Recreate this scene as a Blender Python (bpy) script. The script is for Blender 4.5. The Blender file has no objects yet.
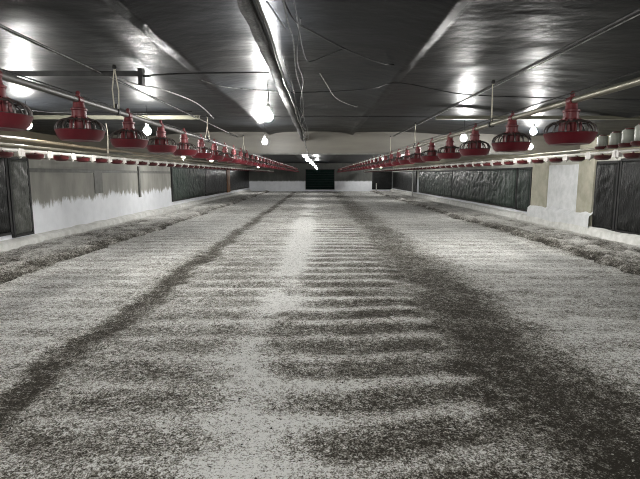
import bpy, math, random
import numpy as np
from mathutils import Vector, Matrix

random.seed(7)
PI = math.pi
scene = bpy.context.scene
COL = scene.collection

# ------------------------------------------------------------------ place
XL, XR = -6.35, 6.9          # inner faces of the side walls
Y0, Y1 = -4.0, 44.0          # rear and far end
ZC = 2.55                    # film ceiling over the middle
FX = 1.85                    # feed pipes
DXL, DXR = -4.0, 4.2         # drinker pipes


# ------------------------------------------------------------------ noise
def _hash(ix, iy, seed):
    h = (ix.astype(np.int64) * 374761393 + iy.astype(np.int64) * 668265263 + seed * 974634343) & 0x7fffffff
    h = ((h ^ (h >> 13)) * 1274126177) & 0x7fffffff
    h = (h ^ (h >> 16)) & 0xffff
    return h / 65535.0


def vnoise(x, y, seed=0):
    x = np.asarray(x, float); y = np.asarray(y, float)
    x, y = np.broadcast_arrays(x, y)
    ix = np.floor(x).astype(np.int64); iy = np.floor(y).astype(np.int64)
    fx = x - ix; fy = y - iy
    fx = fx * fx * (3 - 2 * fx); fy = fy * fy * (3 - 2 * fy)
    a = _hash(ix, iy, seed); b = _hash(ix + 1, iy, seed)
    c = _hash(ix, iy + 1, seed); d = _hash(ix + 1, iy + 1, seed)
    return (a + (b - a) * fx) * (1 - fy) + (c + (d - c) * fx) * fy


def fbm(x, y, seed=0, octv=4):
    t = 0; a = 0.5; n = 0
    for k in range(octv):
        t = t + a * vnoise(np.asarray(x) * 2 ** k, np.asarray(y) * 2 ** k, seed + k * 17); n += a; a *= 0.5
    return t / n


def sstep(a, b, x):
    t = np.clip((x - a) / (b - a), 0, 1)
    return t * t * (3 - 2 * t)


# ------------------------------------------------------------------ materials
class Mat:
    def __init__(self, name):
        self.m = bpy.data.materials.new(name); self.m.use_nodes = True
        self.nt = self.m.node_tree; self.b = self.nt.nodes['Principled BSDF']

    def n(self, t, **kw):
        nd = self.nt.nodes.new(t)
        for k, v in kw.items():
            if hasattr(nd, k): setattr(nd, k, v)
            else: nd.inputs[k.replace('_', ' ')].default_value = v
        return nd

    def l(self, a, b): self.nt.links.new(a, b)

    def coords(self, scale=(1, 1, 1)):
        tc = self.n('ShaderNodeTexCoord'); mp = self.n('ShaderNodeMapping')
        mp.inputs['Scale'].default_value = scale
        self.l(tc.outputs['Object'], mp.inputs['Vector']); return mp.outputs['Vector']

    def noise(self, scale, detail=4, rough=.6, vec=None, dist=0):
        nd = self.n('ShaderNodeTexNoise'); nd.inputs['Scale'].default_value = scale
        nd.inputs['Detail'].default_value = detail; nd.inputs['Roughness'].default_value = rough
        nd.inputs['Distortion'].default_value = dist
        if vec is not None: self.l(vec, nd.inputs['Vector'])
        return nd.outputs['Fac']

    def ramp(self, fac, stops):
        r = self.n('ShaderNodeValToRGB'); e = r.color_ramp.elements
        while len(e) < len(stops): e.new(0.5)
        for i, (p, c) in enumerate(stops):
            e[i].position = p; e[i].color = (*c, 1) if len(c) == 3 else c
        self.l(fac, r.inputs['Fac']); return r.outputs['Color']

    def math(self, op, a, b=None, c=None):
        nd = self.n('ShaderNodeMath', operation=op)
        for i, v in enumerate((a, b, c)):
            if v is None: continue
            if isinstance(v, (int, float)): nd.inputs[i].default_value = v
            else: self.l(v, nd.inputs[i])
        return nd.outputs[0]

    def mix(self, fac, a, b):
        nd = self.n('ShaderNodeMix', data_type='RGBA')
        if isinstance(fac, (int, float)): nd.inputs[0].default_value = fac
        else: self.l(fac, nd.inputs[0])
        for i, v in ((6, a), (7, b)):
            if isinstance(v, tuple): nd.inputs[i].default_value = (*v, 1)
            else: self.l(v, nd.inputs[i])
        return nd.outputs[2]

    def bump(self, h, strength=.4, dist=.01):
        nd = self.n('ShaderNodeBump'); nd.inputs['Strength'].default_value = strength
        nd.inputs['Distance'].default_value = dist
        self.l(h, nd.inputs['Height']); self.l(nd.outputs[0], self.b.inputs['Normal'])

    def base(self, c): 
        if isinstance(c, tuple): self.b.inputs['Base Color'].default_value = (*c, 1)
        else: self.l(c, self.b.inputs['Base Color'])

    def set(self, rough=.6, metal=0, spec=.5):
        self.b.inputs['Roughness'].default_value = rough; self.b.inputs['Metallic'].default_value = metal
        self.b.inputs['Specular IOR Level'].default_value = spec


def simple(name, c1, c2, scale=8, rough=.6, metal=0, spec=.5, bump=0, detail=4, cs=(1, 1, 1)):
    k = Mat(name); v = k.coords(cs); f = k.noise(scale, detail, .6, v)
    k.base(k.ramp(f, [(.35, c1), (.65, c2)])); k.set(rough, metal, spec)
    if bump: k.bump(f, bump, .01)
    return k.m


M = {}
M['pan_red'] = simple('crimson_plastic', (.085, .004, .010), (.13, .007, .015), 6, .42)
M['hopper_red'] = simple('dusty_red_plastic', (.095, .008, .012), (.16, .020, .022), 12, .5)
M['grill'] = simple('dark_grill_plastic', (.03, .025, .022), (.07, .05, .045), 14, .45)
M['steel'] = simple('galvanised_steel', (.17, .165, .13), (.30, .285, .225), 10, .38, .55, cs=(3, .5, 3))
M['white_pipe'] = simple('white_pvc', (.72, .70, .64), (.82, .8, .75), 5, .3)
M['cup_red'] = simple('drinker_red', (.06, .006, .008), (.11, .010, .013), 9, .4)
M['nipple'] = simple('pale_plastic', (.7, .66, .62), (.8, .77, .73), 9, .35)
M['olive_pipe'] = simple('olive_brown_pipe', (.10, .075, .045), (.17, .14, .09), 4, .45, cs=(3, .4, 3))
M['dull_steel'] = simple('dull_grey_steel', (.07, .07, .065), (.13, .125, .115), 8, .5, .3, cs=(3, .4, 3))
M['dark_steel'] = simple('dark_steel', (.015, .015, .015), (.04, .04, .038), 10, .5, .3)
M['cord'] = simple('pale_cord', (.42, .39, .31), (.6, .57, .48), 60, .8)
M['cable'] = simple('black_cable', (.012, .012, .013), (.022, .022, .024), 20, .5)
M['grey_cable'] = simple('dusty_grey_cable', (.16, .16, .16), (.4, .4, .39), 22, .7)
M['tray'] = simple('dusty_black_tray', (.006, .006, .006), (.05, .049, .046), 45, .7, bump=.5)
M['timber'] = simple('yellowed_timber', (.13, .13, .095), (.20, .195, .145), 5, .6, cs=(1, 8, 8))
M['brown_wood'] = simple('brown_board', (.24, .10, .035), (.34, .16, .07), 4, .6, cs=(4, 4, 1))
M['socket'] = simple('white_socket', (.5, .5, .48), (.6, .6, .57), 9, .4)
M['jar'] = simple('cloudy_jar_plastic', (.36, .38, .33), (.5, .52, .46), 7, .35)
M['door_green'] = simple('dark_green_paint', (.003, .011, .009), (.005, .016, .013), 3, .8, 0, .1)
M['tan_board'] = simple('tan_board', (.115, .108, .09), (.155, .145, .12), 1.2, .42, cs=(.6, 1, 4))
M['black_frame'] = simple('black_batten', (.008, .008, .008), (.02, .02, .02), 9, .6)
M['post_white'] = simple('white_post_paint', (.55, .55, .52), (.7, .7, .67), 9, .5)
M['groove'] = simple('dark_grey_strip', (.11, .11, .10), (.17, .17, .155), 6, .6)
M['beige_pillar'] = simple('beige_plaster', (.36, .35, .27), (.50, .48, .39), 3, .8, bump=.2)

# black plastic film stretched under the roof
k = Mat('black_film'); v = k.coords((1, 1, 1))
f = k.noise(1.3, 4, .55, v)
k.base(k.ramp(f, [(.3, (.008, .009, .0105)), (.7, (.017, .0185, .021))]))
vb = k.coords((.8, 1.1, 1)); fb = k.noise(2.2, 3, .5, vb)
vf = k.coords((1, 1, 1)); ff = k.noise(35, 3, .6, vf)
k.bump(k.math('ADD', fb, k.math('MULTIPLY', ff, .05)), .38, .06)
k.set(.40, 0, .09); k.b.inputs['Coat Weight'].default_value = 0
M['ceiling'] = k.m

# curtain films on the side walls
def film(name, c1, c2, scale=2.6, rough=.34):
    k = Mat(name); v = k.coords((1, 1, 1)); f = k.noise(scale, 5, .65, v, .8)
    k.base(k.ramp(f, [(.35, c1), (.7, c2)])); k.set(rough, 0, .22)
    k.bump(k.noise(9, 4, .6, k.coords((1, 1, .35)), 1.5), .6, .03)
    return k.m
M['film_dark'] = film('dark_curtain_film', (.004, .0045, .0045), (.012, .013, .012))
M['film_grey'] = film('grey_curtain_film', (.04, .043, .038), (.15, .155, .14))
M['film_green'] = film('dusty_green_curtain_film', (.006, .012, .009), (.046, .066, .053), 1.1)

# limewashed walls: beige panel above, feathered lime below
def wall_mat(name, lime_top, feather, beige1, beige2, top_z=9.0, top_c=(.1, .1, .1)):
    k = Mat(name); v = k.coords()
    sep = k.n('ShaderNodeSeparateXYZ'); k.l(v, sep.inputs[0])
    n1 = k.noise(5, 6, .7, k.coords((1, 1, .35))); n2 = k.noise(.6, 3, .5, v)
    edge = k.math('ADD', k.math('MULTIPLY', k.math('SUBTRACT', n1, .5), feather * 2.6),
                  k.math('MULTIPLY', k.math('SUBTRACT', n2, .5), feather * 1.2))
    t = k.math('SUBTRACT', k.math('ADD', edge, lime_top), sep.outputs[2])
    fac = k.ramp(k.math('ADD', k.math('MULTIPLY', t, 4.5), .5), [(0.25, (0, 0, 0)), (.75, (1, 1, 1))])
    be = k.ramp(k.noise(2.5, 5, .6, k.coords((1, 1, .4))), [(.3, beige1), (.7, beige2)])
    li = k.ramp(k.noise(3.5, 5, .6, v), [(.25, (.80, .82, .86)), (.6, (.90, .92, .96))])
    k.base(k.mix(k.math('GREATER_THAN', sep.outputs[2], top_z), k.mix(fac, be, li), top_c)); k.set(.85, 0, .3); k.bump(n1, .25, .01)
    return k.m
M['wall_left'] = wall_mat('limewashed_left_wall', .90, .30, (.27, .27, .245), (.40, .39, .355), 1.86, (.13, .115, .085))
M['wall_right'] = wall_mat('limewashed_right_wall', 1.15, .8, (.40, .40, .35), (.58, .575, .53), 1.95, (.20, .185, .135))
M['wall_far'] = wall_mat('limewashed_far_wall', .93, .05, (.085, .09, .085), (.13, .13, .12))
M['kerb'] = simple('limed_kerb', (.62, .62, .58), (.84, .84, .81), 5, .9, bump=.5, detail=8)
M['white_lime'] = simple('white_limewash', (.66, .68, .68), (.82, .83, .84), 5, .9, bump=.3, detail=7)

# floor: manure dusted with lime
def floor_mat(name, dark, mid, white, attr='lime'):
    k = Mat(name); v = k.coords()
    at = k.n('ShaderNodeAttribute'); at.attribute_name = attr
    a = at.outputs['Fac']
    n1 = k.noise(26, 6, .80, v, .6); n2 = k.noise(9, 4, .65, v); n3 = k.noise(85, 3, .7, v)
    s = k.math('ADD', k.math('MULTIPLY', k.math('SUBTRACT', n1, .5), 2.5),
               k.math('MULTIPLY', k.math('SUBTRACT', n2, .5), .55))
    s = k.math('ADD', s, k.math('MULTIPLY', k.math('SUBTRACT', n3, .5), 2.5))
    t = k.math('ADD', a, s)
    k.base(k.ramp(t, [(.12, dark), (.50, mid), (.88, white)]))
    k.set(.9, 0, .25)
    k.bump(k.math('ADD', n1, k.math('MULTIPLY', n3, .4)), .9, .03)
    return k.m
M['floor'] = floor_mat('limed_litter_floor', (.034, .029, .020), (.29, .275, .235), (.92, .92, .89))
M['litter'] = floor_mat('caked_litter', (.028, .025, .018), (.26, .245, .21), (.80, .79, .75))
M['flake'] = simple('pale_litter_flakes', (.34, .32, .27), (.62, .61, .57), 3, .9)
M['clod'] = simple('dark_litter_clods', (.022, .02, .015), (.06, .054, .042), 3, .9)

k = Mat('bulb_light'); k.base((1, 1, 1))
k.b.inputs['Emission Color'].default_value = (1, .985, .955, 1)
k.b.inputs['Emission Strength'].default_value = 490
M['bulb'] = k.m

k = Mat('strip_light'); k.base((1, 1, 1))
k.b.inputs['Emission Color'].default_value = (.93, .96, 1, 1); k.b.inputs['Emission Strength'].default_value = 75
M['strip'] = k.m


# ------------------------------------------------------------------ mesh builder
class MB:
    def __init__(self): self.v = []; self.f = []

    def add(self, vs, fs):
        o = len(self.v); self.v += [tuple(p) for p in vs]; self.f += [tuple(i + o for i in q) for q in fs]; return self

    def box(self, a, b):
        x0, y0, z0 = a; x1, y1, z1 = b
        return self.add([(x0, y0, z0), (x1, y0, z0), (x1, y1, z0), (x0, y1, z0), (x0, y0, z1), (x1, y0, z1), (x1, y1, z1), (x0, y1, z1)],
                        [(0, 3, 2, 1), (4, 5, 6, 7), (0, 1, 5, 4), (1, 2, 6, 5), (2, 3, 7, 6), (3, 0, 4, 7)])

    def lathe(self, prof, seg=24, c=(0, 0, 0), closed=False):
        vs = []; fs = []; n = len(prof)
        for i in range(seg):
            a = 2 * PI * i / seg
            for r, z in prof: vs.append((c[0] + r * math.cos(a), c[1] + r * math.sin(a), c[2] + z))
        for i in range(seg):
            j = (i + 1) % seg
            for k_ in range(n if closed else n - 1):
                m_ = (k_ + 1) % n
                fs.append((i * n + k_, j * n + k_, j * n + m_, i * n + m_))
        return self.add(vs, fs)

    def tube(self, pts, r, seg=8, caps=True):
        pts = [Vector(p) for p in pts]; vs = []; fs = []
        rr = r if isinstance(r, (list, tuple)) else [r] * len(pts)
        up = None
        for i, p in enumerate(pts):
            d = (pts[min(i + 1, len(pts) - 1)] - pts[max(i - 1, 0)]).normalized()
            if up is None:
                up = Vector((0, 0, 1)) if abs(d.z) < .9 else Vector((1, 0, 0))
            a = d.cross(up).normalized(); up = a.cross(d).normalized()
            for s in range(seg):
                t = 2 * PI * s / seg
                vs.append(p + (a * math.cos(t) + up * math.sin(t)) * rr[i])
        for i in range(len(pts) - 1):
            for s in range(seg):
                t = (s + 1) % seg
                fs.append((i * seg + s, i * seg + t, (i + 1) * seg + t, (i + 1) * seg + s))
        if caps:
            fs.append(tuple(reversed(range(seg)))); fs.append(tuple((len(pts) - 1) * seg + s for s in range(seg)))
        return self.add(vs, fs)

    def mesh(self, name, mat, smooth=True):
        me = bpy.data.meshes.new(name); me.from_pydata(self.v, [], self.f); me.materials.append(mat)
        if smooth:
            me.shade_smooth()
            try: me.set_sharp_from_angle(angle=math.radians(40))
            except Exception: pass
        me.update(); return me

    def build(self, name, mat, parent=None, smooth=True, loc=(0, 0, 0)):
        return link(name, self.mesh(name, mat, smooth), parent, loc)


def link(name, me, parent=None, loc=(0, 0, 0)):
    o = bpy.data.objects.new(name, me); COL.objects.link(o); o.location = loc
    if parent: o.parent = parent
    return o


def tag(o, label=None, cat=None, group=None, kind=None):
    if label: o['label'] = label
    if cat: o['category'] = cat
    if group: o['group'] = group
    if kind: o['kind'] = kind
    return o


def empty(name, loc, label, cat, group=None):
    o = bpy.data.objects.new(name, None); COL.objects.link(o); o.location = loc
    o.empty_display_size = .05
    return tag(o, label, cat, group)


def struct(o): o['kind'] = 'structure'; return o


def copy_tree(root, loc):
    r = root.copy(); COL.objects.link(r); r.location = loc
    for ch in list(root.children):
        c = ch.copy(); COL.objects.link(c); c.parent = r
        for g in list(ch.children):
            d = g.copy(); COL.objects.link(d); d.parent = c
    return r


def grid_mesh(name, X, Y, Z, mat, attr=None, smooth=True):
    """X,Y,Z arrays (ny,nx) -> quads."""
    ny, nx = X.shape
    me = bpy.data.meshes.new(name)
    co = np.stack([X, Y, Z], -1).reshape(-1, 3).astype(np.float32)
    i = np.arange(ny * nx).reshape(ny, nx)
    q = np.stack([i[:-1, :-1], i[:-1, 1:], i[1:, 1:], i[1:, :-1]], -1).reshape(-1, 4)
    me.vertices.add(len(co)); me.vertices.foreach_set('co', co.ravel())
    me.loops.add(q.size); me.loops.foreach_set('vertex_index', q.ravel().astype(np.int32))
    me.polygons.add(len(q)); me.polygons.foreach_set('loop_start', np.arange(0, q.size, 4, dtype=np.int32))
    me.polygons.foreach_set('loop_total', np.full(len(q), 4, dtype=np.int32))
    me.update(calc_edges=True)
    if smooth: me.shade_smooth()
    if attr is not None:
        a = me.attributes.new('lime', 'FLOAT', 'POINT'); a.data.foreach_set('value', attr.ravel().astype(np.float32))
    me.materials.append(mat); me.validate(); return me


ORD = ['nearest', 'second nearest', 'third nearest', 'fourth nearest', 'fifth nearest', 'sixth nearest', 'seventh nearest', 'eighth nearest',
       'ninth nearest', 'tenth nearest', 'eleventh nearest', 'twelfth nearest', 'thirteenth nearest', 'fourteenth nearest', 'fifteenth nearest',
       'sixteenth nearest', 'seventeenth nearest', 'eighteenth nearest', 'nineteenth nearest', 'twentieth nearest']
_T = {2: 'twenty', 3: 'thirty', 4: 'forty'}
_TT = {2: 'twentieth', 3: 'thirtieth', 4: 'fortieth'}
_U = ['', 'first', 'second', 'third', 'fourth', 'fifth', 'sixth', 'seventh', 'eighth', 'ninth']
def ordinal(i):
    if i < 20: return ORD[i]
    n = i + 1; t, u = divmod(n, 10)
    return (_TT[t] if u == 0 else _T[t] + '-' + _U[u]) + ' nearest'


# ------------------------------------------------------------------ floor
def ridge(x, y):
    ph = y / .47 + .35 * (fbm(x * .5, y * .35, 3, 3) - .5) * 2 + .10 * (vnoise(x * 3, y * 3, 8) - .5)
    s = .5 + .5 * np.cos(2 * PI * ph)
    return s ** 2.4


def floor_fields(x, y):
    wob = (fbm(x * 0 + 3.1, y * .5, 21, 3) - .5)
    wob2 = (fbm(x * 1.3, y * 1.3, 22, 4) - .5)
    wob3 = fbm(x * 6, y * 6, 23, 3) - .5
    jag = (vnoise(x * 0 + 7.7, y / .47 * 1.0, 31) - .5)
    e_r = 1.16 + .35 * jag + .35 * wob2
    mid = sstep(-1.95, -1.6, x + .3 * wob2) * (1 - sstep(e_r - .14, e_r + .1, x))
    outl = sstep(-4.5, -4.2, x) * (1 - sstep(-2.5, -2.2, x)); outr = sstep(2.1, 2.5, x) * (1 - sstep(4.5, 5.0, x))
    rd = ridge(x, y)
    patch = fbm(x * .8, y * .8, 40, 4)
    h = .007 * (rd - .4) * mid * (.5 + patch) + .005 * (rd - .4) * (outl + outr)
    h += .020 * (fbm(x * 2.5, y * 2.5, 50, 4) - .5)
    h += .012 * (fbm(x * 12, y * 12, 55, 3) - .5)
    trr = sstep(1.0, 1.45, x + .5 * wob2 + .2 * jag + .25 * wob3) * (1 - sstep(1.8, 2.3, x + .5 * wob2 + .3 * wob3))
    trl = sstep(-2.32, -2.16, x + .25 * wob2 + .15 * wob3) * (1 - sstep(-2.05, -1.82, x + .35 * wob2 + .2 * wob3))
    h -= .018 * trr + .022 * trl
    cen = np.exp(-((x + .38 + .28 * wob) / (.20 + .18 * (fbm(x * 0 + 1, y * .8, 61, 2)))) ** 2)
    L = .55 + .13 * (fbm(x * .35, y * .5, 70, 3) - .5) * 2 + .32 * (fbm(x * 2.2, y * 3.4, 71, 4) - .5) + .32 * (fbm(x * 8, y * 10, 72, 3) - .5)
    amp = np.where(x > -.2, 1.15, .6)
    L += mid * .36 * amp * (rd - .36) * (.5 + .9 * patch)
    L += (outl * .15 + outr * .15) * (rd - .36)
    L += .60 * cen * sstep(.22, .5, fbm(x * 1.5, y * 1.1, 77, 3))
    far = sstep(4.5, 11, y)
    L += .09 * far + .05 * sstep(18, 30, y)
    L = np.minimum(L, .93)
    L -= trr * (.42 - .20 * far); L -= trl * (.42 - .08 * far)
    L += .10 * outr + .07 * outl
    L -= .12 * sstep(0, .5, x) * mid * (1 - far)
    L -= .10 * (1 - sstep(2.2, 4.6, y)) * (1 - cen)
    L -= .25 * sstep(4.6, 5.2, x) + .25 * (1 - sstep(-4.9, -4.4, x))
    return h, L


ys = [Y0]
while ys[-1] < Y1 + .2:
    y = ys[-1]; ys.append(y + (.08 if y < 1.6 else max(.022, .0062 * y)))
ys = np.array(ys); xs = np.concatenate([np.arange(XL - .1, -3, .06), np.arange(-3, 3, .028), np.arange(3, XR + .16, .06)])
X, Y = np.meshgrid(xs, ys)
H, L = floor_fields(X, Y)
fl = link('floor', grid_mesh('floor', X, Y, H, M['floor'], L)); struct(fl)


# litter heaped along the foot of each wall
def heap(name, xa, xb, lab, side, seed):
    xs_ = np.linspace(xa, xb, 56); yy = [Y0 + .1]
    while yy[-1] < Y1 - .4: yy.append(yy[-1] + (.2 if yy[-1] < 4 else max(.035, .006 * yy[-1])))
    X, Y = np.meshgrid(xs_, np.array(yy)); t = (X - xa) / (xb - xa)
    if side > 0: t = 1 - t                     # t = 0 at the wall, 1 towards the room
    X = X - side * t * (.34 * (fbm(X * 0 + seed, Y * .55, seed + 9, 3) - .5) + .22 * (fbm(X * 0 + seed, Y * 2.4, seed + 8, 3) - .5))
    prof = .05 * np.exp(-((t - .30) / .2) ** 2) + .12 * np.exp(-((t - .78 - .10 * (fbm(X * 0, Y * .4, seed, 2) - .5)) / .13) ** 2) 
    n1 = fbm(X * 3, Y * 2.2, seed + 1, 4); n2 = fbm(X * 11, Y * 9, seed + 2, 3)
    edge = sstep(0, .12, 1 - t)
    Z = -.05 + edge * (prof * .7 * (.35 + 1.2 * n1) + .085 * (n2 - .4) + .05)
    L = .50 + .95 * (n1 - .5) + .75 * (n2 - .5) + .75 * np.exp(-((t + .02) / .20) ** 2) - .30 * np.exp(-((t - .93) / .09) ** 2)
    L += .14 * np.exp(-((t - .45) / .15) ** 2) + .22 * sstep(9, 20, Y)
    o = link(name, grid_mesh(name, X, Y, Z, M['litter'], L)); tag(o, lab, 'litter', None, 'stuff'); return o
heap('litter', XL + .03, -4.25, 'dark clumped litter heaped along the foot of the left wall', -1, 100)
heap('litter', 4.75, XR - .03, 'dark clumped litter heaped along the foot of the right wall', 1, 200)


def scatter(name, n, mat, lab, size, seed, dark):
    rng = np.random.default_rng(seed); m = MB(); c = 0
    while c < n:
        x = rng.uniform(-5.6, 6.0); y = 1.9 + 11 * rng.random() ** 1.9
        if not dark and not (1.0 < x < 2.3) and rng.random() < .45: continue
        if abs(x) > .72 * (y + 1): continue
        h = float(floor_fields(np.array([x]), np.array([y]))[0][0])
        s = size * (.4 + rng.random() ** 2 * 1.1); a = rng.uniform(0, 2 * PI)
        ca, sa = math.cos(a), math.sin(a); el = rng.uniform(.35, .9); lift = s * (.18 if not dark else .5)
        ring = []
        for q in range(5):
            t = 2 * PI * q / 5 + rng.uniform(-.3, .3); rx = s * math.cos(t); ry = s * el * math.sin(t)
            ring.append((x + rx * ca - ry * sa, y + rx * sa + ry * ca, h - .004 + lift * rng.uniform(0, .5)))
        top = (x, y, h + lift); bot = (x, y, h - .008)
        m.add(ring + [top, bot], [(q, (q + 1) % 5, 5) for q in range(5)] + [((q + 1) % 5, q, 6) for q in range(5)]); c += 1
    return tag(m.build(name, mat, None, False), lab, 'litter', None, 'stuff')
scatter('litter_flakes', 8500, M['flake'], 'pale dry flakes scattered over the dirty floor', .012, 5, False)
scatter('litter_clods', 3000, M['clod'], 'dark clods scattered over the dusty floor', .010, 6, True)

# ------------------------------------------------------------------ walls
T = .15
def wall_box(name, a, b, mat): return struct(MB().box(a, b).build(name, mat, None, False))
wall_box('wall_left', (XL - T, Y0, -.1), (XL, Y1 + T, 2.62), M['wall_left'])
wall_box('wall_right', (XR, Y0, -.1), (XR + T, Y1 + T, 2.62), M['wall_right'])
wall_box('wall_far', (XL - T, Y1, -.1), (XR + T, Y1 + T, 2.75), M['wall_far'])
wall_box('wall_rear', (XL - T, Y0 - T, -.1), (XR + T, Y0, 2.75), M['wall_far'])

def kerb(name, xa, xb, top, mat, seed):
    yy = np.concatenate([np.arange(Y0, 4, .3), np.arange(4, Y1, .1)])
    prof = [(0, -.05), (0, top), (1, top * .9), (1.02, -.05)] if abs(xb) < abs(xa) else None
    rows = [(xa, top + .02), (xa + (xb - xa) * .5, top + .0), (xa + (xb - xa) * .9, top - .03), (xb, top - .06), (xb + (xb - xa) * .12, -.05)]
    X = np.zeros((len(yy), 5)); Z = np.zeros_like(X); Yg = np.repeat(yy[:, None], 5, 1)
    for j, (x, z) in enumerate(rows):
        X[:, j] = x + (.02 * (fbm(yy * 2, yy * 0 + j, seed, 3) - .5) if j else 0); Z[:, j] = z + (.06 * (fbm(yy * 1.7, yy * 0 + 5 + j * .3, seed + 3, 4) - .5) if j < 4 else 0)
    return struct(link(name, grid_mesh(name, X, Yg, Z, mat)))
kerb('trim_1', XL - .01, XL + .16, .17, M['kerb'], 300)
kerb('trim_2', XR + .01, XR - .17, .22, M['kerb'], 320)

# left wall: pale band with a dark joint below it, posts
wall_box('trim_3', (XL - .01, 10.3, 1.56), (XL + .015, 20.4, 1.65), M['groove'])
wall_box('trim_4', (XL - .01, 13.45, .98), (XL + .018, 13.95, 1.62), M['groove'])
wall_box('trim_5', (XL - .01, 16.72, .72), (XL + .05, 16.86, 1.8), M['groove'])
# right wall: plastered pillars with a white bay and a limed plinth between the curtains
wall_box('trim_6', (XR - .07, 11.72, .1), (XR + .01, 12.42, 2.4), M['beige_pillar'])
wall_box('trim_7', (XR - .07, 14.1, .1), (XR + .01, 15.1, 2.4), M['beige_pillar'])
pl = MB(); yy = np.linspace(11.66, 15.12, 60); zz = np.linspace(-.02, 1, 12)
Yg, V = np.meshgrid(yy, zz); top = .58 + .16 * (fbm(yy * 2.2, yy * 0, 410, 4) - .5)
Xg = XR - .15 + .05 * (fbm(Yg * 2, V * 2, 411, 3) - .5) + .11 * sstep(.8, 1.0, V); Zg = V * top[None, :]
struct(link('trim_8', grid_mesh('trim_8', Xg, Yg, Zg, M['white_lime'])))
struct(MB().box((XR - .03, 12.42, .3), (XR + .005, 14.1, 1.78)).build('trim_9', M['white_lime'], None, False))


# ------------------------------------------------------------------ curtains
def curtain(side, ya, yb, za, zb, mat, lab, seed, amp=.035, fr=True, fold=1.0):
    xw = XL if side < 0 else XR; d = 1 if side < 0 else -1
    t = empty('wall_curtain', (xw, (ya + yb) / 2, za), lab, 'curtain', None)
    ny = max(16, int((yb - ya) / .06)); nz = 30
    u = np.linspace(ya, yb, ny); w = np.linspace(za, zb, nz); U, W = np.meshgrid(u, w)
    crease = np.abs(fbm(U * 3.0 * fold + W * 3.4, W * 2.6 - U * 1.2, seed, 4) - .5) * 2
    vert = fbm(U * 5 * fold, W * .5, seed + 5, 3) - .5
    off = .045 + amp * .6 * (1 - crease) + amp * .5 * vert
    e = np.minimum(sstep(0, .06, (U - ya)), sstep(0, .06, yb - U)) * np.minimum(sstep(0, .08, W - za) , sstep(0, .05, zb - W))
    Xf = d * (.03 + (off - .03) * e); Xb = Xf - d * .012
    front = grid_mesh('sheet', Xf, U - (ya + yb) / 2, W - za, mat)
    s = link('sheet', front, t); m = s.modifiers.new('thick', 'SOLIDIFY'); m.thickness = .006; m.offset = 0
    if fr:
        L2 = (yb - ya) / 2; hgt = zb - za
        def bx(nm, a, b):
            x0, x1 = sorted((d * .001, d * .065))
            MB().box((x0, a[0], a[1]), (x1, b[0], b[1])).build(nm, M['black_frame'], t, False)
        bx('top_batten', (-L2, hgt - .03), (L2, hgt + .03)); bx('bottom_batten', (-L2, -.03), (L2, .02))
        bx('side_batten', (-L2 - .03, -.03), (-L2 + .03, hgt + .03)); bx('side_batten', (L2 - .03, -.03), (L2 + .03, hgt + .03))
    return t
curtain(-1, 5.5, 9.62, .32, 1.86, M['film_dark'], 'black film curtain at the cut-off near end of the left wall', 500)
curtain(-1, 9.72, 10.34, .24, 1.84, M['film_grey'], 'narrow wrinkled grey film curtain beside the limewashed left wall', 510, .06)
curtain(-1, 20.5, 26.4, .38, 1.84, M['film_green'], 'creased grey-green film curtain just past the limewashed left wall', 520, .06)
curtain(-1, 26.5, 32.6, .36, 1.84, M['film_dark'], 'dark film curtain between the creased grey-green curtain and the brown post', 530)
curtain(-1, 33.9, 43.3, .40, 1.84, M['film_dark'], 'dark film curtain at the far end of the left wall past the brown post', 540)
curtain(1, 6.0, 10.7, .24, 1.84, M['film_dark'], 'black creased film curtain cut off by the right edge of the photo', 550, .05)
curtain(1, 10.8, 11.62, .22, 1.80, M['film_dark'], 'narrow black film curtain beside the white bay of the right wall', 560, .06)
curtain(1, 15.2, 16.2, .34, 1.72, M['film_green'], 'narrow grey-green film curtain just past the white bay of right wall', 570, .05)
curtain(1, 16.3, 24.0, .36, 1.72, M['film_green'], 'long dusty grey-green film curtain on the right wall', 580, .07)
curtain(1, 24.1, 32.0, .36, 1.72, M['film_green'], 'farther grey-green film curtain on right wall, before the white post', 590, .06)
curtain(1, 33.0, 43.4, .34, 1.76, M['film_dark'], 'dark film curtain at the far end of the right wall', 600)

fc = curtain(1, 43.1, 44.9, .2, 1.78, M['film_dark'], 'dark film curtain on the far end wall in its right corner', 610)
fc.location = (5.95, Y1 - .002, .2); fc.rotation_euler = (0, 0, PI / 2)
p = MB().box((XL + .003, 32.75, .3), (XL + .10, 33.75, 1.86)).build('wooden_post', M['brown_wood'], None, False)
tag(p, 'brown wooden post between the dark curtains of the left wall', 'post')
for (x, y, h, lab) in ((XR - .42, 32.4, 1.72, 'tall slim white post standing at the far right wall'), (XR - 1.9, 40.5, .8, 'short white post standing on the floor at far right')):
    r_ = empty('white_post', (x, y, 0), lab, 'post')
    MB().tube([(0, 0, -.03), (0, 0, h)], .045, 10).build('post_shaft', M['post_white'], r_)
    MB().lathe([(0, 0), (.10, 0), (.10, .03), (.05, .06), (0, .06)], 14).build('base', M['post_white'], r_)

# far end door
d = struct(MB().box((-1.10, Y1 - .05, .22), (1.48, Y1 + .01, 1.98)).build('door_1', M['door_green'], None, False))
fm = MB()
for a, b in (((-1.16, .16), (-1.10, 2.04)), ((1.48, .16), (1.54, 2.04)), ((-1.10, 1.98), (1.48, 2.04)), ((-1.10, .16), (1.48, .22))):
    fm.box((a[0], Y1 - .07, a[1]), (b[0], Y1 + .005, b[1]))
fm.build('door_frame', M['black_frame'], d, False)
rb = MB()
for i in range(1, 8): rb.box((-1.10, Y1 - .056, .22 + i * .22 - .008), (1.48, Y1 - .049, .22 + i * .22 + .008))
rb.build('door_slats', M['black_frame'], d, False)

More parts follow.
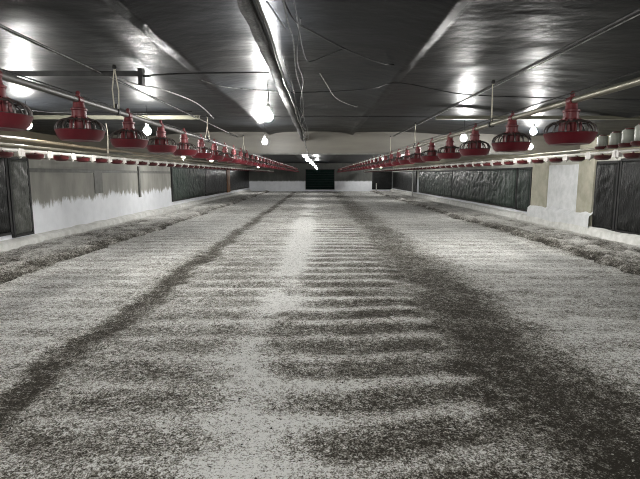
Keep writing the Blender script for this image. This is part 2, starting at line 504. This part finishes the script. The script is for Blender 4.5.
# ------------------------------------------------------------------ ceiling film in sheets
seams = [XL - .1, -4.35, -1.26, .90, 3.3, 5.3, XR + .1]
xs = []; off = []
for i in range(len(seams) - 1):
    a, b = seams[i], seams[i + 1]; u = np.linspace(0, 1, 26)
    xs += list(a + .004 + (b - a - .008) * u)
    if i == 2: o = .01 - .085 * np.abs(2 * u - 1) ** 5
    else:
        inner = u if b <= 0 else 1 - u       # 1 towards the middle
        o = .015 * np.sin(PI * u) - .06 * (1 - inner) ** 3 + .0
    off += list(o)
xs = np.array(xs); off = np.array(off)
yy = np.concatenate([np.arange(Y0, 12.4, .07), np.arange(12.4, Y1 + .1, .3)])
X, Y = np.meshgrid(xs, yy)
drop = -.10 * sstep(2.5, 6.6, np.abs(X))
Z = ZC + .045 + off[None, :] + drop + .022 * (fbm(X * .55, Y * .9, 700, 3) - .5) + .010 * (fbm(X * 1.5, Y * 3.2, 710, 3) - .5)
struct(link('ceiling', grid_mesh('ceiling', X, Y, Z, M['ceiling'])))
struct(MB().box((XL - T, Y0 - T, 2.72), (XR + T, Y1 + T, 2.80)).build('roof', M['dark_steel'], None, False))

# tan downstand across the house
MB().box((XL, 12.42, 2.05), (XR, 12.50, 2.62)).build('trim_10', M['tan_board'], None, False)['kind'] = 'structure'
wall_box('trim_11', (XL, 12.40, 2.03), (XR, 12.52, 2.07), M['groove'])
# timber cross pieces under the film
for i, (a, b) in enumerate(((XL, -2.02), (2.02, XR))):
    wall_box('trim_%d' % (12 + i), (a, 8.18, 2.44), (b, 8.28, 2.50), M['timber'])
# dark steel angle from the left wall, with its end bracket
ang = MB(); ang.box((XL, 4.62, 2.425), (-1.66, 4.68, 2.437)); ang.box((XL, 4.62, 2.437), (-1.66, 4.632, 2.475))
sa = tag(ang.build('steel_angle', M['dark_steel'], None, False), 'dark steel angle bar running across the ceiling from the left wall', 'bar')
br = MB(); br.box((-1.70, 4.61, 2.34), (-1.66, 4.69, 2.50)); br.box((-1.66, 4.63, 2.42), (-1.60, 4.67, 2.44)); br.build('end_bracket', M['dark_steel'], sa, False)

# ------------------------------------------------------------------ cable tray along the middle of the ceiling
t = empty('cable_tray', (-.375, Y0, 2.42), 'long ragged black cable tray along the middle of the ceiling', 'cable tray')
yy = np.arange(0, 12.4 - Y0, .035); n = len(yy)
prof = [(-.052, .045), (-.045, .0), (-.03, -.045), (.018, -.05), (.032, -.03), (.034, .045)]
Xg = np.zeros((n, 6)); Zg = np.zeros((n, 6)); Yg = np.repeat(yy[:, None], 6, 1)
for j, (x, z) in enumerate(prof):
    rag = .030 * (fbm(yy * 3.6, yy * 0 + j * .4, 800, 4) - .5) * (1.3 if j < 3 else .5)
    Xg[:, j] = x + rag; Zg[:, j] = z + .02 * (fbm(yy * 5, yy * 0 + j, 810, 3) - .5) * (z < .04)
tr = link('tray', grid_mesh('tray', Xg, Yg, Zg, M['tray']), t); tr.modifiers.new('thick', 'SOLIDIFY').thickness = .008
pts = [(.062 + .008 * math.sin(i * .7), i * .35, -.03 - .012 * (i % 3 == 1)) for i in range(47)]
MB().tube(pts, .010, 8).build('conduit', M['dull_steel'], t)


def cable(name, pts, r, mat, lab, sub=6, sag=0.0, cat='cable', group=None):
    P = [Vector(p) for p in pts]; out = []
    for i in range(len(P) - 1):
        p0 = P[max(i - 1, 0)]; p1 = P[i]; p2 = P[i + 1]; p3 = P[min(i + 2, len(P) - 1)]
        for s in range(sub):
            t = s / sub
            q = .5 * ((2 * p1) + (p2 - p0) * t + (2 * p0 - 5 * p1 + 4 * p2 - p3) * t * t + (3 * p1 - p0 - 3 * p2 + p3) * t ** 3)
            q.z -= sag * 4 * t * (1 - t); out.append(q)
    out.append(P[-1])
    return tag(MB().tube(out, r, 6).build(name, mat), lab, cat, group)


cable('power_cable', [(-.26, 2.0, 2.53), (-.20, 2.87, 2.5), (-.14, 3.25, 2.49), (-.06, 3.44, 2.5), (.22, 3.94, 2.5), (.57, 4.49, 2.52), (.75, 4.8, 2.57)], .007, M['cable'],
      'black cable slanting right across the ceiling from beside the cable tray')
cable('power_cable', [(-.16, 2.0, 2.53), (-.14, 2.87, 2.5), (-.13, 3.25, 2.48), (-.12, 3.8, 2.47), (-.08, 4.18, 2.46), (.06, 4.08, 2.48), (.21, 3.9, 2.495)], .005, M['cable'],
      'thin black cable looping back up to the slanting black cable')
cable('power_cable', [(-.30, 2.93, 2.51), (-.225, 3.4, 2.5)], .006, M['cable'], 'short black cable end against the bright film right of the tray')
cable('power_cable', [(-.19, 2.4, 2.5), (-.19, 3.0, 2.45), (-.18, 3.6, 2.47), (-.2, 4.5, 2.43), (-.19, 6, 2.46), (-.23, 8, 2.43), (-.22, 10, 2.46), (-.24, 12.3, 2.42)], .005, M['grey_cable'],
      'dusty grey cable sagging along the right side of the cable tray')
cable('power_cable', [(-.11, 3.1, 2.47), (-.17, 4.0, 2.42), (-.15, 5.0, 2.45), (-.22, 6.2, 2.40), (-.25, 8.4, 2.43), (-.3, 10.5, 2.39), (-.31, 12.35, 2.3)], .004, M['cable'],
      'thin black cable sagging beside the dusty grey cable')
cable('power_cable', [(-.30, 4.2, 2.5), (-.26, 5.2, 2.4), (-.30, 6.3, 2.47), (-.28, 7.6, 2.38), (-.33, 9.2, 2.46), (-.32, 10.8, 2.36), (-.3, 12.3, 2.36)], .006, M['grey_cable'],
      'looped pale cable hanging close under the cable tray')
cable('power_cable', [(-.36, 10.6, 2.46), (-.34, 11.5, 2.36), (-.30, 12.2, 2.18), (-.27, 12.36, 2.06), (-.25, 12.6, 1.99), (-.28, 13.2, 2.06)], .012, M['grey_cable'],
      'thick pale cable dropping in front of the tan board at its middle')
cable('power_cable', [(.02, 5.0, 2.53), (.1, 5.4, 2.49), (.21, 6.12, 2.48), (.38, 6.79, 2.5), (.6, 7.39, 2.53)], .005, M['grey_cable'],
      'loose pale string curving under the dark film right of the tray')
cable('power_cable', [(-1.24, 5.2, 2.5), (-1.08, 5.35, 2.47), (-.9, 5.56, 2.48), (-.46, 5.9, 2.5)], .006, M['grey_cable'],
      'grey cable crossing from the left film seam to the cable tray')
cable('power_cable', [(-.38, 5.95, 2.5), (.08, 5.89, 2.5), (.62, 5.75, 2.51), (.92, 5.45, 2.52), (1.76, 6.02, 2.5), (2.66, 6.1, 2.47), (4.6, 6.2, 2.45)], .007, M['cable'],
      'black cable crossing the dark film from tray to right side')
cable('cross_wire', [(-6.3, 8.30, 2.47), (-1.9, 8.42, 2.515), (1.83, 8.5, 2.515), (6.85, 8.40, 2.44)], .007, M['cable'],
      'taut black wire crossing the whole ceiling before the tan board', cat='wire')
cable('power_cable', [(-1.62, 4.66, 2.44), (-1.3, 4.72, 2.47), (-.8, 4.68, 2.47), (-.47, 4.7, 2.48)], .008, M['cable'],
      'black cable running from the steel angle bracket to the cable tray')
cable('power_cable', [(-2.0, 4.72, 2.45), (-1.9, 5.1, 2.44), (-1.77, 5.5, 2.46), (-1.62, 6.5, 2.45), (-1.75, 8.1, 2.44)], .008, M['grey_cable'],
      'pale cable from the steel angle bar back along the left film')
cable('power_cable', [(-6.3, 6.4, 2.40), (-4.31, 6.56, 2.40), (-3.84, 7.1, 2.41), (-2.6, 7.3, 2.43), (-1.95, 7.5, 2.47)], .008, M['cable'],
      'black cable crossing above the left drinker pipe')

rng_ = random.Random(11)
for i, (xa, xb, ya, yb, za, rr, mt, lb) in enumerate((
        (-.33, -.29, 4.6, 12.3, 2.42, .007, 'grey_cable', 'dusty looped cable hanging lowest beside the far half of the tray'),
        (-.28, -.33, 5.4, 12.2, 2.44, .006, 'cable', 'black looped cable close to the far half of the tray'),
        (-.24, -.27, 6.8, 12.35, 2.42, .005, 'grey_cable', 'pale wavy string right of the far half of the tray'),
        (-.36, -.34, 3.0, 9.5, 2.44, .006, 'cable', 'black wavy cable hugging the right edge of the tray'))):
    pts = []; k_ = 14
    for q in range(k_):
        f_ = q / (k_ - 1)
        pts.append((xa + (xb - xa) * f_ + rng_.uniform(-.03, .03), ya + (yb - ya) * f_, za + rng_.uniform(-.05, .05)))
    cable('power_cable', pts, rr, M[mt], lb, 5)

# winch lines at the ceiling above the feed pipes
for sx, z in ((-2.08, 2.475), (1.93, 2.49)):
    side = 'left' if sx < 0 else 'right'
    w = empty('winch_line', (sx, 0, z), 'pipe and steel cable along the ceiling above the %s feed pipe' % side, 'winch line')
    MB().tube([(0, Y0 + .1, 0), (0, 4, -.01), (0, 12.3, .0)], .013, 8).build('pipe', M['dark_steel'], w)
    MB().tube([(.035 if sx < 0 else .03, Y0 + .1, -.016), (.03, 5, -.02), (.03, 12.3, -.014)], .005, 6).build('cable', M['grey_cable'], w)

# ------------------------------------------------------------------ feed pipes and pan feeders
SL, SR = .96, 1.06
YL = [2.79 + SL * i for i in range(42)]; YR = [3.52 + SR * i for i in range(38)]
ZPS = {-1: 2.075, 1: 2.035}
for sx, ylist in ((-FX, YL), (FX, YR)):
    side = 'left' if sx < 0 else 'right'; ZP = ZPS[-1 if sx < 0 else 1]
    o = empty('feed_pipe', (sx, 0, ZP), 'long steel feed pipe carrying the %s row of red pan feeders' % side, 'pipe')
    MB().tube([(0, Y0 + .3, 0), (0, 12, 0), (0, Y1 - .8, 0)], .024, 12).build('pipe', M['dull_steel' if sx < 0 else 'steel'], o)
    MB().tube([(-.03, Y0 + .3, .045), (-.03, 12, .05), (-.03, Y1 - .8, .045)], .005, 6).build('guard_wire', M['dark_steel'], o)
    for q in range(12):
        yq = 4.45 + q * 3.6 if sx < 0 else 5.13 + q * 4.0
        if yq > 43: break
        b = MB(); b.lathe([(.026, -.02), (.034, -.02), (.034, .02), (.026, .02)], 12, (0, 0, 0), True)
        bb = MB(); bb.v = [(v[0], yq + v[2], v[1]) for v in b.v]; bb.f = b.f
        bb.box((-.012, yq - .012, .025), (.012, yq + .012, .07)); bb.build('pipe_clip', M['dark_steel'], o)


def pan_feeder():
    t = empty('pan_feeder', (0, 0, 0), 'x', 'pan feeder', None)
    # origin on the pipe axis; the pan hangs .34 below
    MB().lathe([(0, -.315), (.06, -.320), (.10, -.340), (.145, -.338), (.172, -.31), (.188, -.262), (.193, -.258), (.190, -.252), (.182, -.256), (.166, -.302),
                (.14, -.325), (.10, -.328), (.06, -.305), (0, -.300)], 32).build('pan', M['pan_red'], t)
    g = MB()
    for k_ in range(14):
        a = 2 * PI * k_ / 14; ca, sa = math.cos(a), math.sin(a)
        P = [(.186, -.256), (.184, -.225), (.168, -.195), (.135, -.172), (.09, -.158), (.062, -.150)]
        g.tube([(r * ca, r * sa, z) for r, z in P], .0065, 6)
    for r, z in ((.186, -.254), (.135, -.172)):
        g.tube([(r * math.cos(2 * PI * i / 28), r * math.sin(2 * PI * i / 28), z) for i in range(29)], .006, 6, False)
    g.build('grill', M['grill'], t)
    hp = MB().lathe([(0, -.30), (.082, -.298), (.088, -.285), (.066, -.235), (.066, -.165), (.074, -.160), (.074, -.148), (.058, -.143), (.056, -.09), (.063, -.085),
                (.063, -.072), (.048, -.066), (.042, -.035), (.0, -.03)], 24).build('hopper', M['hopper_red'], t)
    fins = MB()
    for k_ in range(6):
        a = 2 * PI * (k_ + .5) / 6; ca, sa = math.cos(a), math.sin(a); tx, ty = -sa * .004, ca * .004
        q = [(.05, -.13), (.078, -.145), (.085, -.27), (.06, -.27)]
        vs = [(r * ca + tx, r * sa + ty, z) for r, z in q] + [(r * ca - tx, r * sa - ty, z) for r, z in q]
        fins.add(vs, [(0, 1, 2, 3), (7, 6, 5, 4), (0, 4, 5, 1), (1, 5, 6, 2), (2, 6, 7, 3), (3, 7, 4, 0)])
    fins.build('hopper_fins', M['hopper_red'], hp, False)
    c = MB(); c.lathe([(.026, -.035), (.034, -.035), (.034, .035), (.026, .035)], 14, (0, 0, 0), True)
    cc = MB(); cc.v = [(v[0], v[2], v[1]) for v in c.v]; cc.f = c.f
    cc.lathe([(0, .036), (.016, .034), (.018, .060), (.010, .072), (0, .074)], 12)
    cc.lathe([(.040, -.05), (.044, -.03), (.036, -.015), (.028, -.01)], 14)
    cc.build('clamp_cap', M['hopper_red'], t)
    return t
proto = pan_feeder()
first = True
for sx, ylist in ((-FX, YL), (FX, YR)):
    side = 'left' if sx < 0 else 'right'; ZP = ZPS[-1 if sx < 0 else 1]
    for i, y in enumerate(ylist):
        if first: o = proto; o.location = (sx, y, ZP); first = False
        else: o = copy_tree(proto, (sx, y, ZP))
        o.scale = (.92, 1, .92)
        o['label'] = 'red pan feeder on the %s feed pipe, %s in that row' % (side, ordinal(i)); o['group'] = 'pan feeders on the %s feed pipe' % side

# suspension cords (ceiling to feed pipe)
for sx, ylist in ((-FX, [4.45, 8.05, 11.9]), (FX, [5.13, 9.13, 12.2])):
    side = 'left' if sx < 0 else 'right'; ZP = ZPS[-1 if sx < 0 else 1]
    for i, y in enumerate(ylist):
        t = empty('suspension_cord', (sx, y, ZP), 'pale cord holding up the %s feed pipe, %s in that row' % (side, ordinal(i)), 'cord', 'suspension cords of the feed pipes')
        top = ZC - .06 - ZP; sp = top * (.95 if (i == 0) else .55)
        m_ = MB()
        m_.tube([(0, 0, top), (.006, 0, top * .9), (-.004, .01, sp)], .006, 6)
        for s in (-1, 1): m_.tube([(-.004, .01, sp), (s * .012, s * .04, sp * .5), (s * .008, s * (.03 if i == 0 else .13), .03)], .0055, 6)
        m_.build('strands', M['cord'], t)
        MB().lathe([(0, -.02), (.02, -.015), (.022, .0), (.014, .02), (0, .022)], 10, (0, 0, top - .02)).build('pulley', M['dark_steel'], t)
c2 = cable('drop_cord', [(-4.0, 9.1, 2.47), (-3.98, 9.1, 2.25), (-4.0, 9.1, 1.86)], .010, M['cord'], 'pale cord hanging down to the left drinker pipe', cat='cord')

# ------------------------------------------------------------------ drinker pipes
def cup_mesh():
    m = MB(); m.lathe([(0, -.105), (.07, -.108), (.105, -.085), (.118, -.040), (.112, -.038), (.098, -.080), (.06, -.095), (0, -.093)], 20)
    m.tube([(0, 0, -.096), (0, 0, -.012)], .014, 8); m.box((-.02, -.03, -.022), (.02, .03, -.006)); return m.mesh('drinker_cup', M['cup_red'])
def nip_mesh():
    m = MB(); m.lathe([(.0, -.105), (.014, -.104), (.018, -.085), (.030, -.080), (.034, -.02), (.034, .0), (0, .0)], 12); m.box((-.028, -.075, -.075), (.028, .075, -.012)); m.box((-.026, -.05, -.014), (.026, .05, .026)); return m.mesh('nipple', M['nipple'])
CM, NM = cup_mesh(), nip_mesh()
for x, y0 in ((DXL, 4.04), (DXR, 4.30)):
    side = 'left' if x < 0 else 'right'
    t = empty('drinker_line', (x, 0, 1.825), 'long white drinker pipe with red cups along the %s wall side' % side, 'drinker line')
    MB().tube([(0, Y0 + .3, 0), (0, 6, 0), (0, 20, 0), (0, Y1 - .9, 0)], .023, 12).build('pipe', M['white_pipe'], t)
    MB().tube([(0, Y0 + .3, .062), (0, 20, .062), (0, Y1 - .9, .062)], .020, 8).build('support_tube', M['steel'], t)
    for i in range(57):
        y = y0 + .68 * i
        if y > 42.8: break
        c = link('drinker_cup', CM, t, (0, y, 0)); nq = link('nipple', NM, t, (0, y + .34, 0))

tag(MB().tube([(DXL - .05, Y0 + .3, 1.985), (DXL - .05, 8, 1.98), (DXL - .05, 24, 1.985), (DXL - .05, Y1 - .9, 1.98)], .026, 10).build('water_pipe', M['olive_pipe']),
    'olive-brown pipe running just above the white left drinker pipe', 'pipe')
# jar drinkers hanging above the right drinker pipe
DR = None
jl = ['fourth', 'third', 'second', 'nearest']
for i, (y, sc) in enumerate(((7.05, .92), (6.74, 1.0), (6.46, 1.1), (6.18, 1.25))):
    if DR is None:
        DR = t = empty('jar_drinker', (DXR, y, 1.875), 'x', 'drinker')
        jr = MB().lathe([(0, .04), (.072, .045), (.078, .06), (.078, .19), (.070, .205), (.045, .215), (0, .217)], 20).build('jar', M['jar'], t)
        MB().lathe([(0, .0), (.085, .0), (.105, .02), (.11, .045), (.103, .045), (.095, .024), (0, .018)], 20).build('tray', M['cup_red'], t)
        MB().lathe([(0, .21), (.05, .212), (.05, .226), (.02, .232), (0, .233)], 14).build('cap', M['hopper_red'], jr)
        o = t
    else: o = copy_tree(DR, (DXR, y, 1.875))
    o.location.y = y; o.scale = (sc, sc, sc)
    o['group'] = 'cloudy jar drinkers on the right drinker pipe'
    o['label'] = ['cloudy jar drinker with red tray closest to the nearest right pan feeder', 'second cloudy jar drinker out from the nearest right pan feeder',
                  'third cloudy jar drinker out from the nearest right pan feeder', 'large cloudy jar drinker cut off at the right edge of the photo'][i]

# ------------------------------------------------------------------ lamps
def bulb():
    t = empty('hanging_bulb', (0, 0, 0), 'x', 'light bulb')
    MB().lathe([(0, -.05), (.020, -.046), (.038, -.033), (.049, -.012), (.05, .004), (.045, .024), (.032, .043), (.018, .058)], 20).build('bulb_glass', M['bulb'], t)
    MB().lathe([(.0, .058), (.019, .056), (.021, .07), (.021, .11), (.012, .122), (0, .123)], 14).build('socket', M['socket'], t)
    MB().tube([(0, 0, .12), (.006, .004, .2), (0, 0, .34)], .0045, 6).build('lamp_cord', M['cable'], t)
    return t
LP = [(-4.1, 6.8, 2.2, 'lit bulb between the two nearest left pan feeders, partly hidden'),
      (-2.75, 7.75, 2.2, 'bright lit bulb just right of the third left pan feeder'),
      (-.62, 6.0, 2.22, 'lit bulb under the black film just left of the cable tray'),
      (-1.13, 10.2, 2.2, 'lit bulb in front of the tan board'),
      (2.80, 9.2, 2.20, 'bright lit bulb seen between the third and fourth right pan feeders'),
      (4.18, 9.3, 2.33, 'upper of two lit bulbs between the two nearest right pan feeders'),
      (4.8, 10.8, 2.13, 'lower of two lit bulbs between the two nearest right pan feeders'),
      (4.8, 16.3, 2.13, 'small lit bulb above the long right curtain'),
      (-4.8, 17.0, 2.10, 'small lit bulb above the end of the limewashed left wall'),
      (-4.8, 21.5, 2.13, 'small lit bulb above the creased grey-green left curtain'),
      (4.8, 27.5, 2.13, 'small lit bulb near the tall slim white post'),
      (-4.8, 38.0, 2.10, 'small lit bulb at the far end of the left side'),
      (4.8, 36.0, 2.10, 'small lit bulb at the far right, second from the end wall'),
      (4.8, 42.0, 2.10, 'small lit bulb at the far right, closest to the end wall'),
      (-.36, 13.0, 2.03, 'nearest lit bulb of the bright middle row behind the tan board'),
      (-.34, 15.3, 2.00, 'second lit bulb of the bright middle row behind the tan board'),
      (-.28, 18.5, 2.00, 'third lit bulb of the bright middle row behind the tan board'),
      (-.22, 23, 2.00, 'fourth lit bulb of the bright middle row behind the tan board'),
      (-.16, 30, 2.00, 'fifth lit bulb of the bright middle row behind the tan board'),
      (-.1, 38, 2.00, 'last lit bulb of the bright middle row, before the dark green door')]
B0 = None
for (x, y, z, lab) in LP:
    if B0 is None: B0 = o = bulb(); o.location = (x, y, z)
    else: o = copy_tree(B0, (x, y, z))
    o.scale = (1.25, 1.25, 1.25); o['label'] = lab; o['group'] = 'lit bulbs of the house'
t = empty('strip_lamp', (-.375, 3.75, 2.46), 'lit strip lamp lying in the dusty black cable tray near its near end', 'lamp')
MB().tube([(0, -.55, 0), (0, 0, 0), (0, .55, 0)], .012, 10).build('tube', M['strip'], t)
for s_ in (-1, 1): MB().tube([(0, s_ * .545, 0), (0, s_ * .59, 0)], .015, 10).build('end_cap', M['socket'], t)
# the rows of lamps carry on over and behind the viewer
def point(x, y, z, w):
    l = bpy.data.lights.new('bulb_glow', 'POINT'); l.energy = w * 2.0; l.shadow_soft_size = .05; l.color = (1, .985, .955)
    o = bpy.data.objects.new('bulb_glow', l); COL.objects.link(o); o.location = (x, y, z)
for x, y, z, w in ((-.4, 1.2, 2.3, 42), (-4.1, 2.2, 2.2, 42), (4.3, 3.0, 2.2, 30), (-2.8, -1.5, 2.2, 42), (2.9, -1.5, 2.2, 42)):
    point(x, y, z, w)

# ------------------------------------------------------------------ world, camera
w = bpy.data.worlds.new('World'); scene.world = w; w.use_nodes = True
w.node_tree.nodes['Background'].inputs[0].default_value = (.5, .5, .52, 1); w.node_tree.nodes['Background'].inputs[1].default_value = .0
cam = bpy.data.cameras.new('Camera'); co = bpy.data.objects.new('Camera', cam); COL.objects.link(co)
cam.sensor_width = 36; cam.lens = 470 / 640 * 36; cam.clip_start = .05; cam.clip_end = 200
th = math.atan((239.5 - 175) / 470); yaw = math.atan(-2 / 470)
co.location = (0, 0, 1.5); co.rotation_euler = (PI / 2 - th, 0, yaw)
scene.camera = co
vs = scene.view_settings
vs.view_transform = 'Standard'; vs.look = 'None'; vs.exposure = .28; vs.gamma = 1; vs.use_curve_mapping = False
scene.cycles.use_denoising = True
scene.cycles.denoising_input_passes = 'RGB_ALBEDO_NORMAL'
scene.cycles.denoising_prefilter = 'NONE'
scene.cycles.pixel_filter_type = 'BLACKMAN_HARRIS'; scene.cycles.filter_width = 1.0
scene.cycles.max_bounces = 8
